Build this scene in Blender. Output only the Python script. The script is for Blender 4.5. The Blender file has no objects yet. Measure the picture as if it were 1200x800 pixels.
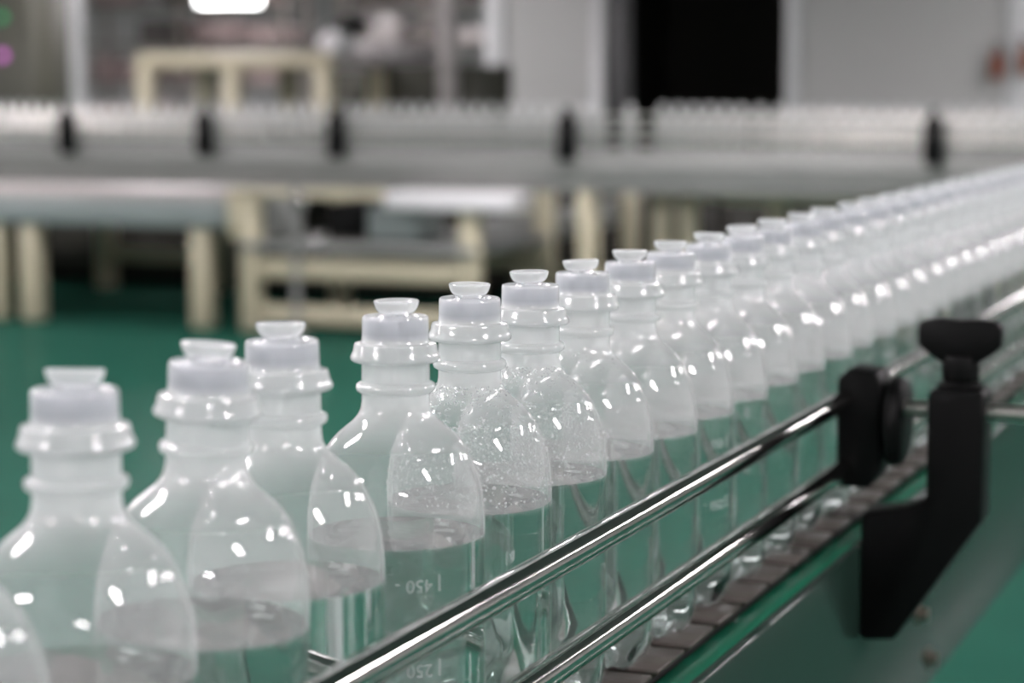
import bpy, bmesh, math, random
from mathutils import Vector, Matrix
random.seed(7)
PI = math.pi
scene = bpy.context.scene
COL = scene.collection

# ------------------------------------------------------------------ camera
FPX = 2650.0                      # focal length in pixels of the 1200x800 frame
CAM = Vector((0, 0, 1.2))
PITCH = math.atan(300 / FPX)
YAW = math.atan(1040 * math.cos(PITCH) / FPX)
cam_d = bpy.data.cameras.new('camera')
cam_d.sensor_width = 36.0
cam_d.lens = 36.0 * FPX / 1200.0
cam_d.clip_start = 0.02
cam_d.clip_end = 200
cam_d.dof.use_dof = True
cam_d.dof.focus_distance = 1.02
cam_d.dof.aperture_fstop = 7.8
cam = bpy.data.objects.new('camera', cam_d)
COL.objects.link(cam)
cam.location = CAM
cam.rotation_euler = (PI / 2 - PITCH, 0, YAW)
scene.camera = cam

# ------------------------------------------------------------------ world, exposure
world = bpy.data.worlds.new('world')
scene.world = world
world.use_nodes = True
world.node_tree.nodes['Background'].inputs[0].default_value = (0.9, 0.95, 1, 1)
world.node_tree.nodes['Background'].inputs[1].default_value = 0.05
vs = scene.view_settings
vs.view_transform = 'Standard'
vs.look = 'None'
vs.gamma = 1.0
vs.use_curve_mapping = False
vs.exposure = 0.25
PANEL_POWER = 92.0
cy = scene.cycles
cy.max_bounces = 24
cy.diffuse_bounces = 4
cy.glossy_bounces = 6
cy.transmission_bounces = 18
cy.transparent_max_bounces = 64
cy.sample_clamp_indirect = 6.0
cy.use_denoising = True

# ------------------------------------------------------------------ pixel to place
def _axes():
    fh = Vector((-math.sin(YAW), math.cos(YAW), 0))
    r = Vector((math.cos(YAW), math.sin(YAW), 0))
    f = fh * math.cos(PITCH) + Vector((0, 0, -math.sin(PITCH)))
    u = fh * math.sin(PITCH) + Vector((0, 0, math.cos(PITCH)))
    return f, r, u
_F, _R, _U = _axes()
def hit(px, py, axis, val):
    d = _F + _R * ((px - 600) / FPX) + _U * ((400 - py) / FPX)
    return CAM + d * ((val - CAM[axis]) / d[axis])
def hx(px, Y, py=150): return hit(px, py, 1, Y).x
def hz(px, py, Y): return hit(px, py, 1, Y).z

# ------------------------------------------------------------------ materials
def new_mat(name):
    m = bpy.data.materials.new(name)
    m.use_nodes = True
    nt = m.node_tree
    nt.nodes.clear()
    out = nt.nodes.new('ShaderNodeOutputMaterial')
    return m, nt, out
def N(nt, t, **kw):
    n = nt.nodes.new(t)
    for k, v in kw.items():
        setattr(n, k, v)
    return n
def math_n(nt, op, a, b=None, clamp=False):
    n = nt.nodes.new('ShaderNodeMath')
    n.operation = op
    n.use_clamp = clamp
    for i, v in enumerate((a, b)):
        if v is None: continue
        if isinstance(v, (int, float)): n.inputs[i].default_value = v
        else: nt.links.new(v, n.inputs[i])
    return n.outputs[0]

def principled(name, col, rough=0.5, metal=0.0, var=0.08, scale=8.0, bump=0.0, bscale=60.0, spec=0.5, stretch=None, rvar=0.0, emit=None):
    m, nt, out = new_mat(name)
    b = N(nt, 'ShaderNodeBsdfPrincipled')
    nt.links.new(b.outputs[0], out.inputs[0])
    b.inputs['Metallic'].default_value = metal
    b.inputs['Specular IOR Level'].default_value = spec
    tc = N(nt, 'ShaderNodeTexCoord')
    src = tc.outputs['Object']
    if stretch:
        mp = N(nt, 'ShaderNodeMapping')
        mp.inputs['Scale'].default_value = stretch
        nt.links.new(src, mp.inputs[0])
        src = mp.outputs[0]
    nz = N(nt, 'ShaderNodeTexNoise')
    nz.inputs['Scale'].default_value = scale
    nz.inputs['Detail'].default_value = 4
    nt.links.new(src, nz.inputs['Vector'])
    mix = N(nt, 'ShaderNodeMix', data_type='RGBA')
    mix.inputs['A'].default_value = tuple(c * (1 - var) for c in col) + (1,)
    mix.inputs['B'].default_value = tuple(min(1, c * (1 + var)) for c in col) + (1,)
    nt.links.new(nz.outputs['Fac'], mix.inputs['Factor'])
    nt.links.new(mix.outputs['Result'], b.inputs['Base Color'])
    if rvar:
        mr = N(nt, 'ShaderNodeMapRange')
        mr.inputs['To Min'].default_value = max(0, rough - rvar)
        mr.inputs['To Max'].default_value = rough + rvar
        nt.links.new(nz.outputs['Fac'], mr.inputs['Value'])
        nt.links.new(mr.outputs[0], b.inputs['Roughness'])
    else:
        b.inputs['Roughness'].default_value = rough
    if bump:
        n2 = N(nt, 'ShaderNodeTexNoise')
        n2.inputs['Scale'].default_value = bscale
        n2.inputs['Detail'].default_value = 3
        nt.links.new(src, n2.inputs['Vector'])
        bp = N(nt, 'ShaderNodeBump')
        bp.inputs['Strength'].default_value = bump
        bp.inputs['Distance'].default_value = 0.002
        nt.links.new(n2.outputs['Fac'], bp.inputs['Height'])
        nt.links.new(bp.outputs[0], b.inputs['Normal'])
    if emit:
        b.inputs['Emission Color'].default_value = tuple(emit[0]) + (1,)
        b.inputs['Emission Strength'].default_value = emit[1]
    return m

def plastic_shell(name, stops, rough=0.1, tint=(0.93, 0.95, 0.95), trans=0.5, bump=0.15, edge=1.6):
    """thin wall of hazy polypropylene: a share of the light goes straight through, a share is
    scattered to both sides, and the smooth skin mirrors the lamps.  stops = haze along height."""
    m, nt, out = new_mat(name)
    L = nt.links
    tc = N(nt, 'ShaderNodeTexCoord')
    sep = N(nt, 'ShaderNodeSeparateXYZ')
    L.new(tc.outputs['Object'], sep.inputs[0])
    mr = N(nt, 'ShaderNodeMapRange')
    mr.inputs['From Min'].default_value = 0.0
    mr.inputs['From Max'].default_value = 0.21
    L.new(sep.outputs['Z'], mr.inputs['Value'])
    rp = N(nt, 'ShaderNodeValToRGB')
    el = rp.color_ramp.elements
    while len(el) < len(stops): el.new(0.5)
    for e, (z, h) in zip(el, stops):
        e.position = z / 0.21
        e.color = (h, h, h, 1)
    L.new(mr.outputs[0], rp.inputs[0])
    nz = N(nt, 'ShaderNodeTexNoise')
    nz.inputs['Scale'].default_value = 60
    nz.inputs['Detail'].default_value = 3
    L.new(tc.outputs['Object'], nz.inputs['Vector'])
    bp = N(nt, 'ShaderNodeBump')
    bp.inputs['Strength'].default_value = bump
    bp.inputs['Distance'].default_value = 0.001
    L.new(nz.outputs['Fac'], bp.inputs['Height'])
    lw = N(nt, 'ShaderNodeLayerWeight')
    lw.inputs['Blend'].default_value = 0.5
    fac = lw.outputs['Facing']
    # longer way through the wall towards the rim of the silhouette
    f3 = math_n(nt, 'POWER', fac, 3.0)
    grow = math_n(nt, 'MULTIPLY_ADD', f3, edge)
    grow.node.inputs[2].default_value = 1.0
    haze = math_n(nt, 'MULTIPLY', rp.outputs[0], grow, clamp=True)
    hz_ = math_n(nt, 'MINIMUM', haze, 0.97)
    df = N(nt, 'ShaderNodeBsdfDiffuse')
    df.inputs[0].default_value = tint + (1,)
    L.new(bp.outputs[0], df.inputs['Normal'])
    tl = N(nt, 'ShaderNodeBsdfTranslucent')
    tl.inputs[0].default_value = tint + (1,)
    sc = N(nt, 'ShaderNodeMixShader')
    sc.inputs[0].default_value = trans
    L.new(df.outputs[0], sc.inputs[1]); L.new(tl.outputs[0], sc.inputs[2])
    tr = N(nt, 'ShaderNodeBsdfTransparent')
    tr.inputs[0].default_value = (0.985, 0.99, 0.99, 1)
    m1 = N(nt, 'ShaderNodeMixShader')
    L.new(hz_, m1.inputs[0]); L.new(tr.outputs[0], m1.inputs[1]); L.new(sc.outputs[0], m1.inputs[2])
    gl = N(nt, 'ShaderNodeBsdfGlossy')
    gl.inputs['Color'].default_value = (1, 1, 1, 1)
    gl.inputs['Roughness'].default_value = rough
    L.new(bp.outputs[0], gl.inputs['Normal'])
    geo = N(nt, 'ShaderNodeNewGeometry')
    rg = math_n(nt, 'MULTIPLY_ADD', geo.outputs['Backfacing'], 0.2)   # the inner face is duller than the outer skin
    rg.node.inputs[2].default_value = rough
    L.new(rg, gl.inputs['Roughness'])
    f5 = math_n(nt, 'POWER', fac, 5.0)
    fr = math_n(nt, 'MULTIPLY_ADD', f5, 0.8)
    fr.node.inputs[2].default_value = 0.055
    m2 = N(nt, 'ShaderNodeMixShader')
    L.new(fr, m2.inputs[0]); L.new(m1.outputs[0], m2.inputs[1]); L.new(gl.outputs[0], m2.inputs[2])
    L.new(m2.outputs[0], out.inputs[0])
    return m

def glass(name, ior, col=(1, 1, 1), rough=0.0):
    m, nt, out = new_mat(name)
    g = N(nt, 'ShaderNodeBsdfGlass')
    g.inputs['Color'].default_value = tuple(col) + (1,)
    g.inputs['IOR'].default_value = ior
    g.inputs['Roughness'].default_value = rough
    nt.links.new(g.outputs[0], out.inputs[0])
    return m

def emitter(name, col, strength):
    m, nt, out = new_mat(name)
    e = N(nt, 'ShaderNodeEmission')
    e.inputs[0].default_value = tuple(col) + (1,)
    e.inputs[1].default_value = strength
    nt.links.new(e.outputs[0], out.inputs[0])
    return m

M = {}
M['shell'] = plastic_shell('hazy_bottle_plastic', [(0.0, 0.05), (0.014, 0.014), (0.1085, 0.014), (0.1115, 0.21), (0.145, 0.21), (0.158, 0.46), (0.166, 0.66), (0.21, 0.7)], rough=0.05)
M['cap'] = plastic_shell('milky_cap_plastic', [(0.18, 0.72), (0.192, 0.72), (0.195, 0.44), (0.205, 0.40)], rough=0.12)
M['tab'] = plastic_shell('milky_tab_plastic', [(0.0, 0.5), (0.21, 0.5)], rough=0.06)
M['far_plastic'] = plastic_shell('far_bottle_plastic', [(0.0, 0.42), (0.10, 0.42), (0.15, 0.75), (0.21, 0.9)])
M['water'] = glass('water', 1.333, (0.985, 1.0, 0.995))
M['droplet'] = plastic_shell('droplet_water', [(0.0, 0.34), (0.21, 0.34)], rough=0.05, bump=0.0)
M['stopper'] = principled('grey_rubber_stopper', (0.60, 0.62, 0.69), 0.6, var=0.04)
M['steel'] = principled('polished_steel', (0.62, 0.61, 0.59), 0.09, 1.0, var=0.05, scale=30, stretch=(1, 0.05, 1), rvar=0.02)
M['dull_steel'] = principled('brushed_steel', (0.085, 0.10, 0.09), 0.22, 1.0, var=0.06, scale=25, stretch=(1, 0.06, 4), rvar=0.04)
M['panel_paint'] = principled('dark_green_panel_paint', (0.022, 0.046, 0.036), 0.2, var=0.08, scale=6, rvar=0.04, spec=0.4)
M['satin_steel'] = principled('satin_steel', (0.66, 0.64, 0.60), 0.38, 1.0, var=0.05, scale=30)
M['far_steel'] = principled('far_conveyor_steel', (0.235, 0.24, 0.23), 0.5, 0.2, var=0.08, scale=3)
M['slat'] = principled('worn_brown_slat', (0.085, 0.072, 0.064), 0.34, 0.0, var=0.25, scale=35, bump=0.25, bscale=150, rvar=0.08)
M['slat_dark'] = principled('black_chain', (0.012, 0.012, 0.012), 0.6)
M['green_strip'] = principled('green_wear_strip', (0.016, 0.15, 0.085), 0.22, var=0.1, scale=20, rvar=0.06)
M['black'] = principled('black_nylon', (0.0035, 0.0035, 0.0037), 0.5, var=0.2, scale=40, bump=0.1, spec=0.16)
M['bolt'] = principled('bolt_steel', (0.30, 0.26, 0.22), 0.35, 1.0, var=0.15, scale=80)
M['floor'] = principled('green_epoxy_floor', (0.016, 0.083, 0.057), 0.6, var=0.12, scale=0.8, bump=0.03, bscale=3, spec=0.0)
_nt = M['floor'].node_tree                         # matt paint with a thin, worn gloss
_gl = _nt.nodes.new('ShaderNodeBsdfGlossy'); _gl.inputs['Roughness'].default_value = 0.2
_mx = _nt.nodes.new('ShaderNodeMixShader'); _mx.inputs[0].default_value = 0.07
_nt.links.new(_nt.nodes['Principled BSDF'].outputs[0], _mx.inputs[1]); _nt.links.new(_gl.outputs[0], _mx.inputs[2])
_nt.links.new(_mx.outputs[0], _nt.nodes['Material Output'].inputs[0])
M['wall'] = principled('light_grey_wall_panel', (0.47, 0.47, 0.46), 0.55, var=0.03, scale=1.2)
M['white'] = principled('white_frame_paint', (0.78, 0.78, 0.79), 0.4, var=0.03)
M['ceiling'] = principled('grey_ceiling_panel', (0.20, 0.205, 0.20), 0.7, var=0.05, scale=1)
M['room_shade'] = principled('room_shade_lining', (0.020, 0.018, 0.015), 0.8, var=0.2)  # near-black colour stands in for the shade inside the unlit room
M['dark_jamb'] = principled('dark_grey_jamb', (0.07, 0.07, 0.072), 0.5)
M['cream'] = principled('cream_frame_paint', (0.50, 0.465, 0.335), 0.45, var=0.06, scale=4)
M['bluegrey'] = principled('blue_grey_table_paint', (0.24, 0.28, 0.275), 0.4, var=0.06, scale=3)
M['pale_top'] = principled('pale_table_top', (0.42, 0.395, 0.385), 0.4, var=0.05, scale=4)
M['dark_machine'] = principled('dark_machine_and_shade_paint', (0.035, 0.033, 0.026), 0.6, var=0.3, scale=5)
M['grey_machine'] = principled('mid_grey_machine_paint', (0.25, 0.26, 0.25), 0.5, var=0.1, scale=5)
M['olive'] = principled('olive_cabinet_paint', (0.065, 0.065, 0.05), 0.5, var=0.1)
M['rack'] = principled('brown_grey_rack', (0.20, 0.175, 0.155), 0.5, var=0.15)
M['box_grey'] = principled('grey_carton', (0.34, 0.33, 0.33), 0.7, var=0.1)
M['box_pink'] = principled('dusty_pink_carton', (0.40, 0.31, 0.30), 0.7, var=0.1)
M['box_dark'] = principled('dark_carton', (0.10, 0.09, 0.085), 0.7, var=0.1)
M['red'] = principled('red_cylinder_paint', (0.26, 0.07, 0.035), 0.4)
M['diffuser'] = emitter('lit_lamp_diffuser', (1.0, 0.93, 0.96), PANEL_POWER)
M['bench_lamp'] = emitter('bench_lamp_diffuser', (1.0, 1.0, 1.0), 9.0)
M['led_green'] = emitter('green_indicator', (0.02, 0.42, 0.15), 1.0)
M['led_pink'] = emitter('pink_indicator', (0.85, 0.22, 0.8), 1.2)

# ------------------------------------------------------------------ mesh helpers
class MB:
    def __init__(self): self.v, self.f, self.s = [], [], []
    def add(self, vs_, fs, smooth=False):
        o = len(self.v)
        self.v += [tuple(p) for p in vs_]
        self.f += [tuple(i + o for i in f) for f in fs]
        self.s += [smooth] * len(fs)
        return self
    def box(self, a, b):
        x0, y0, z0 = a; x1, y1, z1 = b
        self.add([(x0,y0,z0),(x1,y0,z0),(x1,y1,z0),(x0,y1,z0),(x0,y0,z1),(x1,y0,z1),(x1,y1,z1),(x0,y1,z1)],
                 [(0,3,2,1),(4,5,6,7),(0,1,5,4),(1,2,6,5),(2,3,7,6),(3,0,4,7)])
        return self
    def lathe(self, prof, n=48, fn=None, closed_top=False, smooth=True):
        """prof: list of (r, z) from bottom to top; r = 0 closes to a point"""
        vs_, rings = [], []
        for k, (r, z) in enumerate(prof):
            if r <= 1e-6:
                rings.append([len(vs_)]); vs_.append((0, 0, z))
            else:
                ring = []
                for i in range(n):
                    t = 2 * PI * i / n
                    rr, zz = (r, z) if fn is None else fn(r, z, t)
                    ring.append(len(vs_)); vs_.append((rr * math.cos(t), rr * math.sin(t), zz))
                rings.append(ring)
        fs = []
        for a, b in zip(rings, rings[1:]):
            for i in range(n):
                j = (i + 1) % n
                if len(a) == 1: fs.append((a[0], b[j], b[i]))
                elif len(b) == 1: fs.append((a[i], a[j], b[0]))
                else: fs.append((a[i], a[j], b[j], b[i]))
        return self.add(vs_, fs, smooth)
    def cyl(self, p, q, r, n=16, r2=None, caps=True):
        p, q = Vector(p), Vector(q)
        r2 = r if r2 is None else r2
        d = (q - p).normalized()
        a = d.orthogonal().normalized(); b = d.cross(a)
        vs_ = []
        for c, rad in ((p, r), (q, r2)):
            for i in range(n):
                t = 2 * PI * i / n
                vs_.append(c + a * (rad * math.cos(t)) + b * (rad * math.sin(t)))
        self.add(vs_, [(i, (i + 1) % n, n + (i + 1) % n, n + i) for i in range(n)], True)
        if caps:
            self.add(vs_[:n], [tuple(reversed(range(n)))])
            self.add(vs_[n:], [tuple(range(n))])
        return self
    def prism(self, poly, y0, y1):
        """polygon of (x, z) pushed from y0 to y1"""
        n = len(poly)
        vs_ = [(x, y0, z) for x, z in poly] + [(x, y1, z) for x, z in poly]
        self.add(vs_, [tuple(range(n)), tuple(reversed(range(n, 2 * n)))] +
                 [(i, n + i, n + (i + 1) % n, (i + 1) % n) for i in range(n)])
        return self
    def mesh(self, name, mat, bevel=0.0, seg=1):
        me = bpy.data.meshes.new(name)
        me.from_pydata(self.v, [], self.f)
        me.polygons.foreach_set('use_smooth', self.s)
        bm = bmesh.new(); bm.from_mesh(me)
        bmesh.ops.remove_doubles(bm, verts=bm.verts, dist=1e-6)
        bmesh.ops.recalc_face_normals(bm, faces=bm.faces)
        if bevel:
            ed = [e for e in bm.edges if len(e.link_faces) == 2 and e.calc_face_angle(0) > 0.6]
            bmesh.ops.bevel(bm, geom=ed, offset=bevel, segments=seg, affect='EDGES', profile=0.5, clamp_overlap=True)
        bm.to_mesh(me); bm.free()
        me.materials.append(mat)
        me.set_sharp_from_angle(angle=math.radians(48))
        return me
    def build(self, name, mat, parent=None, bevel=0.0, seg=1, loc=None, rot=None):
        return link(name, self.mesh(name, mat, bevel, seg), parent, loc, rot)

def link(name, me, parent=None, loc=None, rot=None):
    o = bpy.data.objects.new(name, me)
    COL.objects.link(o)
    if parent: o.parent = parent
    if loc is not None: o.location = loc
    if rot is not None: o.rotation_euler = rot
    return o
def thing(name, label, cat, loc=(0, 0, 0), rz=0.0, group=None):
    o = bpy.data.objects.new(name, None)
    o.empty_display_size = 0.05
    COL.objects.link(o)
    o.location = loc
    o.rotation_euler = (0, 0, rz)
    return tag(o, label, cat, group)
def tag(o, label, cat, group=None):
    o['label'] = label; o['category'] = cat
    if group: o['group'] = group
    return o
def struct(name, mb, mat, parent=None, bevel=0.0):
    o = mb.build(name, mat, parent, bevel)
    o['kind'] = 'structure'
    return o
def box(a, b): return MB().box(a, b)

# ------------------------------------------------------------------ the room
WY = 17.0                                          # far wall
xa, xb, xc, xd, xe = (hx(p, WY, 50) for p in (45, 88, 570, 708, 922))
struct('floor', box((-20, -5, -0.1), (5.6, 28, 0)), M['floor'])
struct('ceiling', box((-20, -5, 4.2), (5.6, 28, 4.3)), M['ceiling'])
struct('wall_right', box((5.6, -5, 0), (5.75, 28, 4.2)), M['wall'])
for cx_, cy_ in ((-2.52, 3.15), (-4.1, 2.7)):  # unseen columns, added so the bottled water refracts white stripes
    struct('added_column', box((cx_ - 0.13, cy_ - 0.13, 0), (cx_ + 0.13, cy_ + 0.13, 4.2)), M['white'], bevel=0.01)
struct('wall_left', box((-20.15, -5, 0), (-20, 28, 4.2)), M['wall'])
struct('wall_front', box((-20, -5.15, 0), (5.6, -5, 4.2)), M['wall'])
struct('wall_back', box((-20, 28, 0), (5.6, 28.15, 4.2)), M['wall'])
x_band = hx(1181, WY, 50) + 0.32
wp = MB().box((xc, WY, 0), (xd, WY + 0.15, 4.2)).box((xe, WY, 0), (5.6, WY + 0.15, 4.2))
wp.box((xd, WY, 2.4), (xe, WY + 0.15, 4.2)).box((xb, WY, 2.6), (xc, WY + 0.15, 4.2)).box((-20, WY, 0), (xa - 0.6, WY + 0.15, 4.2))
struct('added_wall_band', box((x_band, WY - 0.03, 0), (5.6, WY, 1.0)), M['rack'], bevel=0.006)  # unseen brown band, added for the guide rails to reflect
partition = struct('wall_partition', wp, M['wall'])
struct('trim_1', MB().box((xd - 0.09, WY - 0.04, 0), (xd, WY, 2.4)).box((xe, WY - 0.04, 0), (xe + 0.11, WY, 2.4)).box((xd - 0.09, WY - 0.04, 2.4), (xe + 0.11, WY, 2.5)), M['white'], bevel=0.006)
struct('trim_2', box((xa, WY - 0.18, 0), (xb, WY + 0.15, 4.2)), M['white'], bevel=0.01)
struct('trim_3', box((xc, WY - 0.05, 0), (xc + 0.16, WY, 4.2)), M['white'], bevel=0.006)
x1180 = hx(1181, WY, 50)
struct('trim_4', box((x1180, WY - 0.05, 0), (x1180 + 0.3, WY, 4.2)), M['white'], bevel=0.006)
# dark store room behind the doorway
struct('wall_store', MB().box((xd - 0.3, WY + 2.6, 0), (xe + 0.3, WY + 2.7, 4.2)).box((xd - 0.35, WY + 0.15, 0), (xd - 0.3, WY + 2.7, 4.2))
       .box((xe + 0.3, WY + 0.15, 0), (xe + 0.35, WY + 2.7, 4.2)).box((xd - 0.35, WY + 0.15, 2.6), (xe + 0.35, WY + 2.7, 2.65)).box((xd - 0.3, WY + 0.15, 0), (xe + 0.3, WY + 2.6, 0.01)), M['room_shade'])
struct('door_1', box((xd + 0.0, WY + 0.02, 0), (hx(737, WY, 50), WY + 0.12, 2.4)), M['dark_jamb'], bevel=0.004)

# ceiling fixtures: long lit diffuser under a white tray, hung on rods
_tray = MB().prism([(-0.17, 0.0), (0.17, 0.0), (0.12, 0.07), (-0.12, 0.07)], -0.62, 0.62).mesh('tray', M['white'], 0.004)
_diff = MB().box((-0.14, -0.58, -0.012), (0.14, 0.58, -0.001)).mesh('diffuser', M['diffuser'])
_endc = MB().box((-0.165, -0.02, -0.03), (0.165, 0.02, 0.0)).mesh('end_cap', M['white'], 0.003)
_hang = MB().cyl((0, 0, 0.07), (0, 0, 1.2), 0.004, 6).mesh('hanger', M['white'])
def ceiling_light(x, y, label, group):
    t = thing('ceiling_light', label, 'ceiling light', (x, y, 3.0), PI / 2, group)
    link('tray', _tray, t)
    link('diffuser', _diff, t)
    for s in (-1, 1):
        link('end_cap', _endc, t, (0, s * 0.602, 0))
        link('hanger', _hang, t, (0, s * 0.5, 0))
for X, ys in ((-13.2, 1.1), (-7.9, -0.1), (-2.6, 1.1), (2.75, -0.1)):
    for iy in range(-1, 5):
        if ys + iy * 3.6 > -4.2 and not (X == -2.6 and iy > 2):
            ceiling_light(X, ys + iy * 3.6, 'long lit ceiling fixture added to brighten the far wall', 'ceiling fixtures over the conveyors')
ceiling_light(-0.5, 14.6, 'long lit ceiling fixture added to brighten the far wall', 'ceiling fixtures over the conveyors')  # extra fixture outside the grid, added out of view to brighten the far wall
for ix in range(2):
    for iy in range(2):
        ceiling_light(-16 + ix * 7.0, 19.0 + iy * 4.5, 'long lit ceiling fixture hung in the storage room', 'ceiling fixtures in the storage room')

# ------------------------------------------------------------------ bottle meshes
BZ = 0.903                 # top of the belt
RX = -0.384                # line of the bottles
BR = 0.0374
def base_fn(r, z, t):
    if z < 0.013 and r > 0.012:
        k = 0.5 + 0.5 * math.cos(10 * t)
        return r * (1 - 0.05 * k * (1 - z / 0.013)), z + 0.0022 * k * (1 - z / 0.013)
    return r, z
BODY = [(0.0, 0.007), (0.010, 0.0062), (0.020, 0.0028), (0.0262, 0.0004), (0.0300, 0.0), (0.0335, 0.0022), (0.0360, 0.0068), (0.0371, 0.0125), (BR, 0.020), (BR, 0.025),
        (BR, 0.05), (BR, 0.08), (BR, 0.1077), (0.0372, 0.1195), (0.0361, 0.1291), (0.0341, 0.1366), (0.0313, 0.1431), (0.0291, 0.1474), (0.0269, 0.1503),
        (0.0238, 0.1536), (0.0206, 0.1562), (0.0178, 0.1585), (0.0158, 0.1610), (0.0146, 0.1635), (0.0142, 0.1665), (0.01415, 0.1698),
        (0.0152, 0.1702), (0.0163, 0.1710), (0.0166, 0.1724), (0.0163, 0.1737), (0.0152, 0.1744), (0.01415, 0.1748), (0.01415, 0.1850)]
CAP = [(0.01415, 0.1832), (0.0178, 0.1832), (0.0187, 0.1840), (0.0188, 0.1850), (0.0183, 0.1862), (0.0176, 0.1876), (0.0173, 0.1898), (0.0169, 0.1907), (0.0145, 0.1912),
       (0.0141, 0.1920), (0.0139, 0.1940), (0.0138, 0.2005), (0.0136, 0.2017), (0.0131, 0.2021), (0.0124, 0.2017), (0.0118, 0.2008), (0.0075, 0.2010), (0.0066, 0.2022), (0.0056, 0.2022), (0.0045, 0.2012), (0.0, 0.2012)]
WATER_TOP = 0.1105
def shift(prof, d, zmin=0.0009): return [(max(0, r - d), z + (zmin if z < 0.02 else 0)) for r, z in prof]
me_body = MB().lathe(BODY, 64, base_fn).mesh('body', M['shell'])
me_cap = MB().lathe(CAP, 48).mesh('cap', M['cap'])
wprof = [q for q in shift(BODY, 0.0007) if q[1] < WATER_TOP - 0.005]
wprof = [(0.0, wprof[0][1])] + wprof[1:]
wprof += [(BR - 0.0007, 0.107), (BR - 0.0007, WATER_TOP), (0.0, WATER_TOP)]
me_water = MB().lathe(wprof, 64, base_fn).mesh('water', M['water'])
me_stop = MB().lathe([(0.0, 0.1925), (0.0125, 0.1925), (0.0130, 0.1932), (0.0130, 0.1992), (0.0125, 0.1999), (0.0, 0.1999)], 32).mesh('stopper', M['stopper'])
TAB = [(0.0, 0.0), (0.0068, 0.0), (0.0078, 0.0006), (0.0086, 0.0018), (0.0091, 0.0032), (0.0094, 0.0046), (0.0091, 0.0050), (0.0086, 0.0048), (0.0078, 0.0038), (0.0, 0.0034)]
me_tab = MB().lathe(TAB, 40).mesh('pull_tab', M['tab'])
me_stem = MB().cyl((0.0048, 0, -0.0030), (0.0052, 0, 0.0012), 0.0016, 12).mesh('tab_stem', M['tab'])

def wrap_text(body, size, ang, z, r):
    """raised figures moulded on the wall, written upside down (the bottle hangs upside down in use)"""
    cu = bpy.data.curves.new('tmp_text', 'FONT')
    cu.body = body; cu.size = size; cu.extrude = 0.00035; cu.align_x = 'CENTER'; cu.align_y = 'CENTER'; cu.resolution_u = 3
    to = bpy.data.objects.new('tmp_text', cu)
    COL.objects.link(to)
    bpy.context.view_layer.update()
    me = bpy.data.meshes.new_from_object(to.evaluated_get(bpy.context.evaluated_depsgraph_get()))
    bpy.data.objects.remove(to); bpy.data.curves.remove(cu)
    for v in me.vertices:
        u, w, d = -v.co.x, -v.co.y, v.co.z
        t = ang + u / r
        v.co = ((r + d) * math.cos(t), (r + d) * math.sin(t), z + w)
    out = ([tuple(v.co) for v in me.vertices], [tuple(p.vertices) for p in me.polygons])
    bpy.data.meshes.remove(me)
    return out
M['mark'] = plastic_shell('raised_mark_plastic', [(0.0, 0.3), (0.21, 0.3)], rough=0.05, bump=0.0)
me_marks = []
for txt, zz in (('| 250 -', 0.061), ('| 450 -', 0.096)):
    me_marks.append(MB().add(*wrap_text(txt, 0.0075, 0.0, zz, BR + 0.0001)).mesh('graduation_mark', M['mark']))

def droplets(seed, n):
    rnd = random.Random(seed)
    prof = [(r, z) for r, z in BODY if 0.105 < z < 0.166]
    mb = MB()
    for _ in range(n):
        z = 0.112 + 0.054 * rnd.random() ** 0.75
        for (r0, z0), (r1, z1) in zip(prof, prof[1:]):
            if z0 <= z <= z1:
                k = (z - z0) / (z1 - z0); r = r0 + (r1 - r0) * k
                nr, nz_ = (z1 - z0), -(r1 - r0)
                break
        else: continue
        t = rnd.gauss(0.0, 0.75) + rnd.choice((-1.0, -0.4, 0.4))
        l = math.hypot(nr, nz_); nrm = Vector((nr / l * math.cos(t), nr / l * math.sin(t), nz_ / l))
        c = Vector((r * math.cos(t), r * math.sin(t), z)) + nrm * 0.0001
        s = 0.00026 + 0.00045 * rnd.random() ** 2
        a = nrm.orthogonal().normalized(); b = nrm.cross(a)
        vs_ = [c + a * (s * math.cos(i * PI / 3)) + b * (s * math.sin(i * PI / 3)) for i in range(6)]
        vs_ += [c + nrm * (s * 0.5) + (a * math.cos(i * PI / 3) + b * math.sin(i * PI / 3)) * (s * 0.65) for i in range(6)] + [c + nrm * (s * 0.75)]
        mb.add(vs_, [(i, (i + 1) % 6, 6 + (i + 1) % 6, 6 + i) for i in range(6)] + [(6 + i, 6 + (i + 1) % 6, 12) for i in range(6)] + [(5, 4, 3, 2, 1, 0)], True)
    return mb

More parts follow.
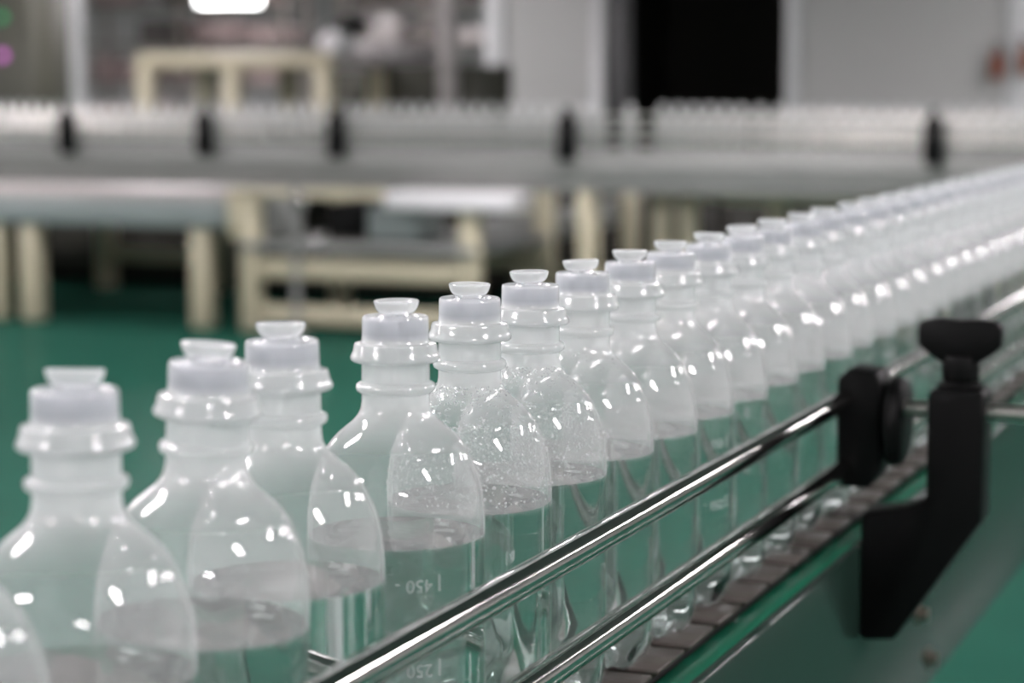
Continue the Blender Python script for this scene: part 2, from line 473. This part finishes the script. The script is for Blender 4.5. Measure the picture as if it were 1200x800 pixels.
ROW = [0.523, 0.6066, 0.6770, 0.7520, 0.8513, 0.9330, 1.0095, 1.0846, 1.1597]
while ROW[-1] < 4.6: ROW.append(ROW[-1] + 0.0753)
TILT = {2: (0, 2.6), 3: (0.0, -0.6), 5: (0.8, 0.5)}
for i, y in enumerate(ROW):
    lab, grp = 'clear plastic infusion bottle with dry milky neck in single file on the slat conveyor', 'dry bottles in file on the slat conveyor'
    if i in (5, 6): lab, grp = 'infusion bottle on slat conveyor with its shoulder beaded with condensation droplets', 'bottles with condensation'
    if i == 2: lab, grp = 'infusion bottle on slat conveyor leaning slightly towards the bottle ahead of it', None
    if i == 4: lab, grp = 'infusion bottle with raised upside-down figures facing the rails, just after the gap in the file', None
    if i == 3: lab, grp = 'infusion bottle touched on one side only, just before the gap in the file', None
    if i == 7: lab, grp = 'infusion bottle on slat conveyor with only a few condensation droplets, beside a heavily beaded one', None
    if i == 0: lab, grp = 'infusion bottle at the very tail end of the file on the slat conveyor', None
    x = RX + random.uniform(-0.0012, 0.0012)
    b = thing('infusion_bottle', lab, 'bottle', (x, y, BZ + 0.0002), 0, grp)
    if i in TILT:
        a = [math.radians(d) for d in TILT[i]]
        b.rotation_euler = (a[0], a[1], 0)
        b.location.z += abs(math.sin(a[1])) * 0.03 + abs(math.sin(a[0])) * 0.03
    spin = math.radians(-52) if i == 4 else random.uniform(-PI, PI)
    far = y > 2.6
    link('body', me_body, b, None, (0, 0, spin))
    link('cap', me_cap, b)
    link('water', me_water, b, None, (0, 0, spin))
    link('stopper', me_stop, b)
    ts = random.uniform(-PI, PI)
    tilt = random.uniform(-0.05, 0.05)
    if i == 5: ts, tilt = math.radians(-150), 0.0
    if i == 1: tilt = 0.10
    tab = link('pull_tab', me_tab, b, (random.uniform(-.0008, .0008), random.uniform(-.0008, .0008), 0.2034), (tilt, random.uniform(-0.05, 0.05), ts))
    link('tab_stem', me_stem, tab)
    if not far:
        ma = spin if i == 4 else random.choice((-2.6, 2.2, 1.2, -0.2)) + random.uniform(-.3, .3)
        for mm in me_marks: link('graduation_mark', mm, b, None, (0, 0, ma))
    if i in (5, 6, 7):
        d = droplets(i, (1500, 1100, 250)[i - 5]).build('condensation_droplets', M['droplet'], b, 0, 1, None, (0, 0, math.radians(-62)))
        d['kind'] = 'stuff'

# ------------------------------------------------------------------ the slat conveyor
Y0, Y1 = 0.30, 5.2
conv = thing('slat_conveyor', 'steel slat conveyor with green wear strips and round steel guide rails carrying the bottles', 'conveyor', (RX, 0, 0))
PITCH_S = 0.0563
me_slat = MB().add([(x, y, 0) for x, y in ((-0.043, -0.0232), (0.043, -0.0232), (0.043, 0.0232), (-0.043, 0.0232))] + [(x, y, -0.0025) for x, y in ((-0.043, -0.0232), (0.043, -0.0232), (0.043, 0.0232), (-0.043, 0.0232))]
                   + [(x, y, -0.0072) for x, y in ((-0.037, -0.017), (0.037, -0.017), (0.037, 0.017), (-0.037, 0.017))],
                   [(0, 1, 2, 3), (11, 10, 9, 8)] + [(o + i, o + 4 + i, o + 4 + (i + 1) % 4, o + (i + 1) % 4) for o in (0, 4) for i in range(4)]).mesh('slat', M['slat'], 0.0006)
k = 0
while Y0 + k * PITCH_S < Y1:
    link('slat', me_slat, conv, (0, 1.1294 - 0.0262 + (k - 14) * PITCH_S, BZ))
    k += 1
YS, YE = 1.1294 - 0.055 - 14 * PITCH_S, 1.1294 - 0.02 + (k - 15) * PITCH_S
MB().box((-0.036, YS, -0.016), (0.036, YE, -0.0075)).build('drive_chain', M['slat_dark'], conv, 0, 1, (0, 0, BZ))
for s in (1, -1):
    w_ = 0.0
    a, b_ = sorted((s * (0.0375 + w_), s * (0.0558 + w_)))
    MB().box((a, YS, BZ - 0.028), (b_, YE, BZ - 0.0085)).build('wear_strip', M['green_strip'], conv, 0.002)
    a, b_ = sorted((s * (0.0560 + w_), s * (0.0622 + w_)))
    pn = MB().box((a, YS, 0.737), (b_, YE, BZ - 0.0075))  .build('side_panel', M['panel_paint'], conv, 0.0022, 2)
    a, b_ = sorted((s * (0.0400 + w_), s * (0.0560 + w_)))
    MB().box((a, YS, 0.737), (b_, YE, 0.741)).build('panel_lip', M['dull_steel'], conv)
    for z in ((0.993, 0.946) if s > 0 else (0.935,)):
        xr = (0.049 if s > 0 else -0.101)
        MB().cyl((xr, YS - 0.1, z), (xr, YE + 0.1, z), 0.0070, 24).build('guide_rail', M['steel'], conv)
for yy in (0.8, 3.6, 4.9):
    for s in (-1, 1):
        MB().box((s * 0.03 - 0.02, yy - 0.02, 0), (s * 0.03 + 0.02, yy + 0.02, 0.737)).build('support_leg', M['dull_steel'], conv, 0.002)
# guide bracket bolted on the panel
def bracket(y, s, label, w=0.0, dz=0.0):
    y_ = y; y = 0.0
    def P(x, z): return (s * (x - RX), z)
    xi, xo = -0.279, -0.2425
    poly = [P(-0.3216 - w, 0.9175), P(-0.292, 0.9235), P(xi, 0.9295), P(xi, 1.0), P(xi + 0.003, 1.003), P(xo - 0.003, 1.003), P(xo, 1.0), P(xo, 0.9175), P(-0.2985 - w, 0.834 - dz), P(-0.318 - w, 0.832 - dz), P(-0.3216 - w, 0.835 - dz)]
    br = MB().prism(poly, y, y + 0.034).build('guide_bracket', M['black'], conv, 0.002, 2)
    br['label'] = label
    br.location = (s * w, y_, dz)
    xc_ = s * ((xi + xo) / 2 - RX)
    kb = MB().cyl((xc_, y + 0.017, 1.003), (xc_, y + 0.017, 1.007), 0.015, 20).cyl((xc_, y + 0.017, 1.007), (xc_, y + 0.017, 1.024), 0.0125, 16)
    kb.prism([(xc_ - 0.012, 1.020), (xc_ + 0.012, 1.020), (xc_ + 0.022, 1.0265), (xc_ + 0.0268, 1.031), (xc_ + 0.0272, 1.043), (xc_ + 0.024, 1.047), (xc_ + 0.012, 1.0485), (xc_, 1.0475),
              (xc_ - 0.012, 1.0485), (xc_ - 0.024, 1.047), (xc_ - 0.0272, 1.043), (xc_ - 0.0268, 1.031), (xc_ - 0.022, 1.0265)], y + 0.009, y + 0.025)
    kb.build('clamp_knob', M['black'], br, 0.0015, 2)
    zr = 0.9875
    MB().cyl((s * 0.066, y + 0.017, zr), (s * 0.215, y + 0.017, zr), 0.0058, 16).build('adjusting_rod', M['satin_steel'], br)
    ch = MB().prism([(s * 0.0440, 0.934), (s * 0.0440, 1.006), (s * 0.0520, 1.014), (s * 0.0700, 1.012), (s * 0.0740, 1.003), (s * 0.0740, 0.946), (s * 0.066, 0.934)], y + 0.004, y + 0.038)
    ch.build('rail_clamp', M['black'], br, 0.002, 2)
    MB().cyl((s * 0.0775, y + 0.02, 0.978), (s * 0.0875, y + 0.02, 0.978), 0.031, 28, 0.028).cyl((s * 0.073, y + 0.02, 0.978), (s * 0.080, y + 0.02, 0.978), 0.014, 20).build('clamp_nut', M['black'], br, 0.002)
bracket(1.462, 1, 'black plastic guide bracket with wing knob and rail clamp')
bracket(2.40, -1, 'black plastic guide bracket behind the bottles', 0.050, -0.012)
for px, py in ((1076, 719), (1087, 771)):
    p = hit(px, py, 0, RX + 0.0622)
    b0 = MB().cyl((0, 0, 0), (0.0018, 0, 0), 0.0085, 20).cyl((0.0018, 0, 0), (0.0075, 0, 0), 0.0058, 6).build('panel_bolt', M['bolt'], conv, 0.0004, 1, (0.0622, p.y, p.z))

# ------------------------------------------------------------------ the far conveyor
FY = 10.12                 # line of its bottles
fc = thing('cross_conveyor', 'long grey steel conveyor crossing behind with black guide brackets and a row of bottles', 'conveyor', (0, FY, 0))
FX0, FX1 = -9.2, 1.6
for y0, y1 in ((-0.066, -0.058), (0.058, 0.066)):
    MB().box((FX0, y0, 0.735), (FX1, y1, 0.898)).build('side_panel', M['far_steel'], fc, 0.002)
MB().box((FX0, -0.056, 0.88), (FX1, 0.056, 0.8955)).build('wear_bed', M['green_strip'], fc)
MB().box((FX0, -0.043, 0.8965), (FX1, 0.043, BZ)).build('slat_belt', M['slat'], fc)
MB().box((FX0, -0.062, 0.70), (FX1, 0.062, 0.735)).build('bottom_channel', M['far_steel'], fc, 0.003)
for y0 in (-0.052, 0.052):
    for z in (1.055, 0.995, 0.946):
        MB().cyl((FX0, y0, z), (FX1, y0, z), 0.0085, 10).build('guide_rail', M['satin_steel'], fc)
for px in (78, 239, 394, 664, 1094):
    X = hx(px, FY - 0.1, 160)
    br = MB().prism([(X - 0.035, 0.85), (X + 0.035, 0.85), (X + 0.045, 0.9), (X + 0.045, 1.03), (X + 0.02, 1.07), (X - 0.02, 1.07), (X - 0.045, 1.03), (X - 0.045, 0.9)], -0.12, -0.068).build('guide_bracket', M['black'], fc, 0.004)
    br['label'] = 'black guide bracket on the far conveyor'
    MB().cyl((X, -0.17, 0.99), (X, -0.06, 0.99), 0.008, 10).build('adjusting_rod', M['steel'], br)
    MB().cyl((X, -0.095, 1.07), (X, -0.095, 1.10), 0.02, 10).build('clamp_knob', M['black'], br)
for X in (-9.15, hx(690, FY, 230), hx(1180, FY, 230)):
    for yy in (-0.05, 0.05):
        MB().box((X - 0.03, yy - 0.03, 0), (X + 0.03, yy + 0.03, 0.70)).build('support_leg', M['cream'], fc, 0.004)
# its bottles, seen small and out of focus
FARP = [(0.0, 0.004), (0.026, 0.0), (0.034, 0.002), (0.0372, 0.012), (BR, 0.06), (BR, 0.1077), (0.0361, 0.1291), (0.0313, 0.1431), (0.0238, 0.1536), (0.0158, 0.161), (0.01415, 0.17),
        (0.0163, 0.172), (0.01415, 0.175), (0.0142, 0.1832), (0.0187, 0.184), (0.0173, 0.19), (0.0139, 0.192), (0.0136, 0.2015), (0.006, 0.2015), (0.0064, 0.2042), (0.0094, 0.2095), (0.0, 0.2095)]
me_far = MB().lathe(FARP, 20).mesh('bottle', M['far_plastic'])
me_farw = MB().lathe([(0.0, 0.006), (0.033, 0.004), (0.0364, 0.014), (0.0364, 0.1095), (0.0, 0.1095)], 20).mesh('water', M['water'])
gapA, gapL, gapB = hx(722, FY), hx(738, FY), hx(755, FY)
X = FX0 + 0.05
fx = []
while X < -1.2:
    if not (gapA - 0.05 < X < gapB + 0.05): fx.append(X)
    X += 0.0756 if random.random() < 0.93 else 0.088
for X in fx + [gapL]:
    lone = X == gapL
    b = thing('infusion_bottle', 'lone clear bottle standing between two gaps in the row on the cross conveyor' if lone else 'small clear bottle in the long row on the cross conveyor', 'bottle',
              (X, FY + random.uniform(-.003, .003), BZ + 0.0002), 0, None if lone else 'bottles on the cross conveyor')
    link('body', me_far, b)
    link('water', me_farw, b)

# ------------------------------------------------------------------ tables, machine frames and stores behind
def frame_box(t, name, mat, X0, X1, y0, y1, z0, z1, bev=0.004):
    return MB().box((X0, y0, z0), (X1, y1, z1)).build(name, mat, t, bev)
# blue-grey table on cream legs under the far conveyor, left
TY = 9.86
t = thing('packing_table', 'low blue-grey table on thick cream legs under the cross conveyor', 'table', (0, 0, 0))
tx1 = hx(266, TY, 240)
frame_box(t, 'apron', M['bluegrey'], -8.9, tx1, TY, TY + 0.06, 0.50, 0.63)
frame_box(t, 'table_top', M['pale_top'], -8.9, tx1, TY, TY + 1.9, 0.63, 0.66)
for px, yy in ((-8, TY + 0.03), (33, TY + 0.03), (233, TY + 0.03), (120, TY + 1.8), (250, TY + 1.8)):
    X = hx(px, yy, 320)
    frame_box(t, 'leg', M['cream'], X - 0.05, X + 0.05, yy, yy + 0.1, 0, 0.50 if yy < TY + 1 else 0.63)
frame_box(t, 'stretcher', M['cream'], hx(120, TY + 1.8, 320), hx(250, TY + 1.8, 320), TY + 1.82, TY + 1.88, 0.16, 0.24)
# things lying on it under the conveyor
for px, w, h, mt, lb in ((40, 0.35, 0.12, 'box_dark', 'dark flat carton on the blue-grey table'), (105, 0.30, 0.10, 'box_pink', 'dusty pink carton on the blue-grey table'), (190, 0.5, 0.09, 'pale_top', 'pale flat tray on the blue-grey table')):
    X = hx(px, 11.0, 195)
    t = thing('carton', lb, 'box', (X, 11.0, 0.66))
    MB().box((-w / 2, -0.15, 0), (w / 2, 0.15, h)).build('body', M[mt], t, 0.004)
    MB().box((-w / 2 - 0.004, -0.154, h - 0.02), (w / 2 + 0.004, 0.154, h + 0.004)).build('lid', M[mt], t, 0.003)
# cream machine frame, middle
MY = 9.84
t = thing('machine_frame', 'cream welded machine frame with cross beams standing under the cross conveyor', 'machine', (0, 0, 0))
xl, xr_ = hx(291, MY, 330), hx(548, MY, 300)
for X in (xl, xr_):
    for yy in (MY, MY + 1.0):
        frame_box(t, 'post', M['cream'], X - 0.045, X + 0.045, yy, yy + 0.09, 0, 0.66)
for z0, z1 in ((0.04, 0.13), (0.26, 0.36)):
    frame_box(t, 'cross_beam', M['cream'], xl, xr_, MY + 0.02, MY + 0.07, z0, z1)
frame_box(t, 'cross_beam', M['cream'], xl, xr_, MY + 1.02, MY + 1.07, 0.26, 0.34)
frame_box(t, 'machine_bed', M['grey_machine'], xl - 0.04, xr_ + 0.04, MY - 0.02, MY + 1.1, 0.40, 0.44)
x455, x600 = hx(455, MY, 222), hx(602, MY, 222)
frame_box(t, 'bright_cover', M['white'], x455, x600, MY - 0.05, MY + 0.25, 0.615, 0.70)
frame_box(t, 'top_rail', M['cream'], hx(268, MY, 200), x455, MY - 0.02, MY + 0.04, 0.66, 0.70)
frame_box(t, 'hanging_post', M['cream'], hx(268, MY, 200), hx(280, MY, 200), MY - 0.02, MY + 0.05, 0.45, 0.66)
for px, pw, py0, py1, mt, nm in ((412, 40, 238, 284, 'black', 'motor'), (316, 40, 232, 284, 'grey_machine', 'gearbox'), (470, 60, 243, 284, 'bluegrey', 'control_box')):
    X0, X1 = hx(px - pw / 2, MY + 0.2, 260), hx(px + pw / 2, MY + 0.2, 260)
    q = frame_box(t, nm, M[mt], X0, X1, MY + 0.1, MY + 0.4, 0.44, hz(px, py0, MY + 0.1), 0.012)
    frame_box(q, 'mounting_foot', M['dark_machine'], X0 - 0.02, X1 + 0.02, MY + 0.09, MY + 0.41, 0.44, 0.46)
# slim grey standpipe with a shiny round top
X = hx(347, 9.6, 300)
t = thing('standpipe', 'slim grey standpipe with shiny round knob in front of the cream machine frame', 'pipe', (X, 9.6, 0))
MB().cyl((0, 0, 0), (0, 0, 0.02), 0.06, 20).cyl((0, 0, 0.02), (0, 0, 0.74), 0.02, 12).build('pipe', M['far_steel'], t)
MB().lathe([(0.0, -0.03), (0.018, -0.025), (0.03, 0.0), (0.021, 0.021), (0.0, 0.03)], 20).build('round_knob', M['steel'], t, 0, 1, (0.052, -0.03, 0.66))
MB().cyl((0, 0, 0.66), (0.05, -0.03, 0.66), 0.008, 8).build('knob_arm', M['far_steel'], t)
# grey sloped chute and cream posts, further right
t = thing('grey_chute', 'grey sloped chute on short posts behind the cream machine frame', 'chute', (0, 0, 0))
CY = 11.05
MB().prism([(hx(560, CY, 260), 0.30), (hx(690, CY, 260), 0.46), (hx(690, CY, 260), 0.60), (hx(560, CY, 260), 0.50)], CY, CY + 0.5).build('chute_body', M['grey_machine'], t, 0.006)
for px in (572, 700):
    X = hx(px, CY, 260)
    frame_box(t, 'leg', M['cream'], X - 0.04, X + 0.04, CY + 0.5, CY + 0.58, 0, 0.62)
frame_box(t, 'foot_beam', M['cream'], hx(572, CY, 260), hx(700, CY, 260), CY + 0.50, CY + 0.56, 0.10, 0.22)
LY = 10.3
t = thing('cream_side_table', 'cream topped side table with dark recess beneath behind the bottle row', 'table', (0, 0, 0))
xq0, xq1 = hx(846, LY, 220), hx(1240, LY, 220)
frame_box(t, 'table_top', M['cream'], xq0, xq1, LY, LY + 0.9, 0.645, 0.735)
for px in (772, 803):
    X = hx(px, LY, 260)
    frame_box(t, 'leg', M['cream'], X - 0.04, X + 0.04, LY + 0.02, LY + 0.1, 0, 0.70)
frame_box(t, 'back_rail', M['cream'], hx(760, LY, 260), xq0, LY + 0.02, LY + 0.08, 0.66, 0.70)
for X in (xq0 + 0.08, xq1 - 0.06):
    frame_box(t, 'leg', M['cream'], X - 0.04, X + 0.04, LY + 0.7, LY + 0.78, 0, 0.645)
# dark cabinets behind the tables, the left ones added to stand for under-table shade
for (p0, p1, y, h, lb) in ((-40, 262, 12.0, 0.56, 'dark low cabinet added as shade behind the blue-grey table'), (300, 560, 11.6, 0.58, 'dark low cabinet added as shade behind the cream machine frame'), (590, 850, 12.2, 0.60, 'dark low cabinet behind the grey chute'), (852, 1250, 12.0, 0.60, 'dark low cabinet behind the cream side table')):
    X0, X1 = hx(p0, y, 260), hx(p1, y, 260)
    t = thing('low_cabinet', lb, 'cabinet', ((X0 + X1) / 2, y, 0))
    w = (X1 - X0) / 2
    MB().box((-w, 0, 0.05), (w, 0.5, h)).build('body', M['dark_machine'], t, 0.006)
    for q in range(3):
        a = -w + q * 2 * w / 3
        d = MB().box((a + 0.02, -0.018, 0.09), (a + 2 * w / 3 - 0.02, 0, h - 0.04)).build('door', M['dark_machine'], t, 0.004)
        MB().cyl((a + 0.10, -0.035, h - 0.2), (a + 0.10, -0.035, h - 0.1), 0.008, 8).build('handle', M['grey_machine'], d)
    MB().box((-w + 0.03, 0.03, 0), (w - 0.03, 0.47, 0.05)).build('plinth', M['black'], t)
# cream workbench frame behind the far conveyor
WB = 13.2
t = thing('workbench_frame', 'cream painted workbench frame with three posts behind the cross conveyor', 'bench', (0, 0, 0))
zt, zb_ = hz(250, 62, WB), hz(250, 81, WB)
frame_box(t, 'top_beam', M['cream'], hx(157, WB, 70), hx(386, WB, 70), WB, WB + 0.1, zb_, zt, 0.02)
for px in (168, 269, 376):
    X = hx(px, WB, 90)
    frame_box(t, 'post', M['cream'], X - 0.055, X + 0.055, WB - 0.01, WB + 0.1, 0, zb_ + 0.01, 0.01)
    frame_box(t, 'post', M['cream'], X - 0.055, X + 0.055, WB + 0.8, WB + 0.9, 0, zb_, 0.01)
frame_box(t, 'bench_top', M['pale_top'], hx(157, WB, 70), hx(386, WB, 70), WB + 0.1, WB + 0.9, zb_, zt - 0.01, 0.01)
X = hx(372, WB, 35)
t = thing('task_monitor', 'black tilted monitor on a short stand on the cream workbench frame', 'monitor', (X, WB + 0.35, zt - 0.01))
MB().prism([(-0.16, 0.05), (-0.10, 0.13), (0.10, 0.25), (0.17, 0.22), (0.10, 0.14), (-0.06, 0.05)], -0.18, 0.18).build('screen_housing', M['black'], t, 0.006)
MB().box((-0.03, -0.03, 0.01), (0.03, 0.03, 0.12)).build('stand', M['black'], t)
MB().box((-0.08, -0.08, 0), (0.08, 0.08, 0.012)).build('base', M['black'], t, 0.003)
X = hx(383, WB, 50)
t = thing('film_roll', 'white film roll lying at the end of the cream workbench frame', 'roll', (X, WB + 0.12, zt - 0.01))
MB().cyl((0, -0.1, 0.075), (0, 0.16, 0.075), 0.075, 24).build('roll', M['white'], t, 0.004)
MB().cyl((0, -0.115, 0.075), (0, 0.175, 0.075), 0.02, 16).build('core', M['box_pink'], t)
# olive side machine right of it
t = thing('olive_machine', 'olive dark machine housing with grey top beside the cream workbench', 'machine', (0, 0, 0))
X0, X1 = hx(390, 14.2, 80), hx(556, 14.2, 80)
frame_box(t, 'housing', M['olive'], X0, X1, 14.2, 14.9, 0, hz(470, 76, 14.2), 0.01)
frame_box(t, 'top_plate', M['box_grey'], X0 - 0.02, X1 - 0.5, 14.18, 14.92, hz(470, 76, 14.2), hz(470, 50, 14.2), 0.01)
X = hx(522, 14.05, 60)
frame_box(t, 'tall_post', M['pale_top'], X - 0.05, X + 0.05, 14.03, 14.15, 0, 2.6, 0.006)
# control cabinet with indicator lamps
X0, X1 = hx(-60, 14.6, 60), hx(41, 14.6, 60)
t = thing('control_cabinet', 'tall olive grey control cabinet with green and pink indicator lamps', 'cabinet', ((X0 + X1) / 2, 14.6, 0))
w = (X1 - X0) / 2
MB().box((-w, 0, 0.08), (w, 0.5, 2.1)).build('body', M['olive'], t, 0.01)
MB().box((-w + 0.04, 0.04, 0), (w - 0.04, 0.46, 0.08)).build('plinth', M['black'], t)
MB().box((-w + 0.03, -0.02, 0.13), (w - 0.02, 0, 2.05)).build('door', M['olive'], t, 0.005)
for px, py, mt, nm in ((1, 20, 'led_green', 'green_lamp'), (2, 65, 'led_pink', 'pink_lamp')):
    p = hit(px, py, 1, 14.56)
    MB().cyl((0, 0.03, 0), (0, 0, 0), 0.032, 20).cyl((0, 0, 0), (0, -0.012, 0), 0.032, 20, 0.02).build(nm, M[mt], t, 0, 1, (p.x - t.location.x, p.y - 14.6, p.z))
# storage racks in the room behind
def rack(px0, px1, y, lb, seed, mats):
    rnd = random.Random(seed)
    X0, X1 = hx(px0, y, 50), hx(px1, y, 50)
    t = thing('storage_rack', lb, 'rack', (0, 0, 0))
    for X in (X0, (X0 + X1) / 2, X1):
        for yy in (y, y + 0.55):
            frame_box(t, 'upright', M['rack'], X - 0.03, X + 0.03, yy, yy + 0.05, 0, 2.5)
    for z in (0.3, 0.75, 1.2, 1.6, 2.0, 2.4):
        frame_box(t, 'shelf', M['rack'], X0, X1, y, y + 0.6, z, z + 0.035)
        if z < 0.7: continue
        X = X0 + 0.08
        while X < X1 - 0.35:
            w = rnd.uniform(0.22, 0.5); h = rnd.uniform(0.12, 0.3)
            if rnd.random() < 0.82 and not (X < (X0 + X1) / 2 + 0.03 < X + w + 0.06 and False):
                mt = rnd.choice(mats)
                c = thing('carton', {'box_grey': 'grey', 'box_pink': 'dusty pink', 'box_dark': 'dark', 'pale_top': 'pale'}[mt] + ' carton on ' + lb.replace('storage rack', 'rack'), 'box', (X + w / 2, y + 0.3, z + 0.035), 0, 'cartons on the racks')
                MB().box((-w / 2, -0.2, 0), (w / 2, 0.2, h)).build('body', M[mt], c, 0.006)
                MB().box((-w / 2 - 0.004, -0.03, h - 0.05), (w / 2 + 0.004, 0.03, h + 0.002)).build('tape', M['pale_top'], c)
            X += w + rnd.uniform(0.03, 0.12)
rack(92, 330, 20.5, 'grey brown storage rack with cartons behind the cream workbench', 3, ['box_grey', 'box_pink', 'box_dark', 'box_pink'])
rack(400, 600, 21.0, 'brown storage rack with dark cartons behind the olive machine', 5, ['box_dark', 'box_grey', 'pale_top', 'box_dark'])
# lit lamp hanging over the storage room
p0, p1 = hit(236, -20, 1, 19.2), hit(300, 5, 1, 19.2)
t = thing('hanging_lamp', 'bright rectangular lamp hanging from the ceiling of the storage room', 'lamp', ((p0.x + p1.x) / 2, 19.2, p1.z))
w = (p1.x - p0.x) / 2
MB().box((-w, -0.1, 0), (w, 0.1, 0.12)).build('diffuser', M['bench_lamp'], t, 0.01)
MB().box((-w - 0.02, -0.12, 0.12), (w + 0.02, 0.12, 0.17)).build('housing', M['white'], t, 0.005)
for s in (-1, 1):
    MB().cyl((s * w * 0.7, 0, 0.17), (s * w * 0.7, 0, 4.2 - p1.z), 0.006, 6).build('hanger', M['far_steel'], t)
# fire extinguishers on the right wall panel
for px, py in ((1168, 72), (1201, 66)):
    p = hit(px, py, 1, WY - 0.09)
    t = thing('fire_extinguisher', 'small red fire extinguisher with dark valve ' + ('hung on the grey wall panel' if px < 1180 else 'hung on the white wall strip'), 'extinguisher', (p.x, WY - 0.09, p.z - 0.13))
    MB().lathe([(0.0, 0.0), (0.042, 0.0), (0.046, 0.01), (0.046, 0.15), (0.038, 0.18), (0.018, 0.2), (0.0, 0.2)], 20).build('cylinder', M['red'], t)
    MB().cyl((0, 0, 0.2), (0, 0, 0.25), 0.016, 12).box((-0.05, -0.012, 0.25), (0.035, 0.012, 0.265)).build('valve', M['dark_jamb'], t)
    MB().cyl((0.02, 0, 0.235), (0.06, 0, 0.17), 0.007, 8).cyl((0.06, 0, 0.17), (0.056, 0, 0.06), 0.007, 8).build('hose', M['black'], t)
    MB().box((-0.03, 0.046, 0.06), (0.03, 0.09, 0.16)).build('wall_hook', M['grey_machine'], t)
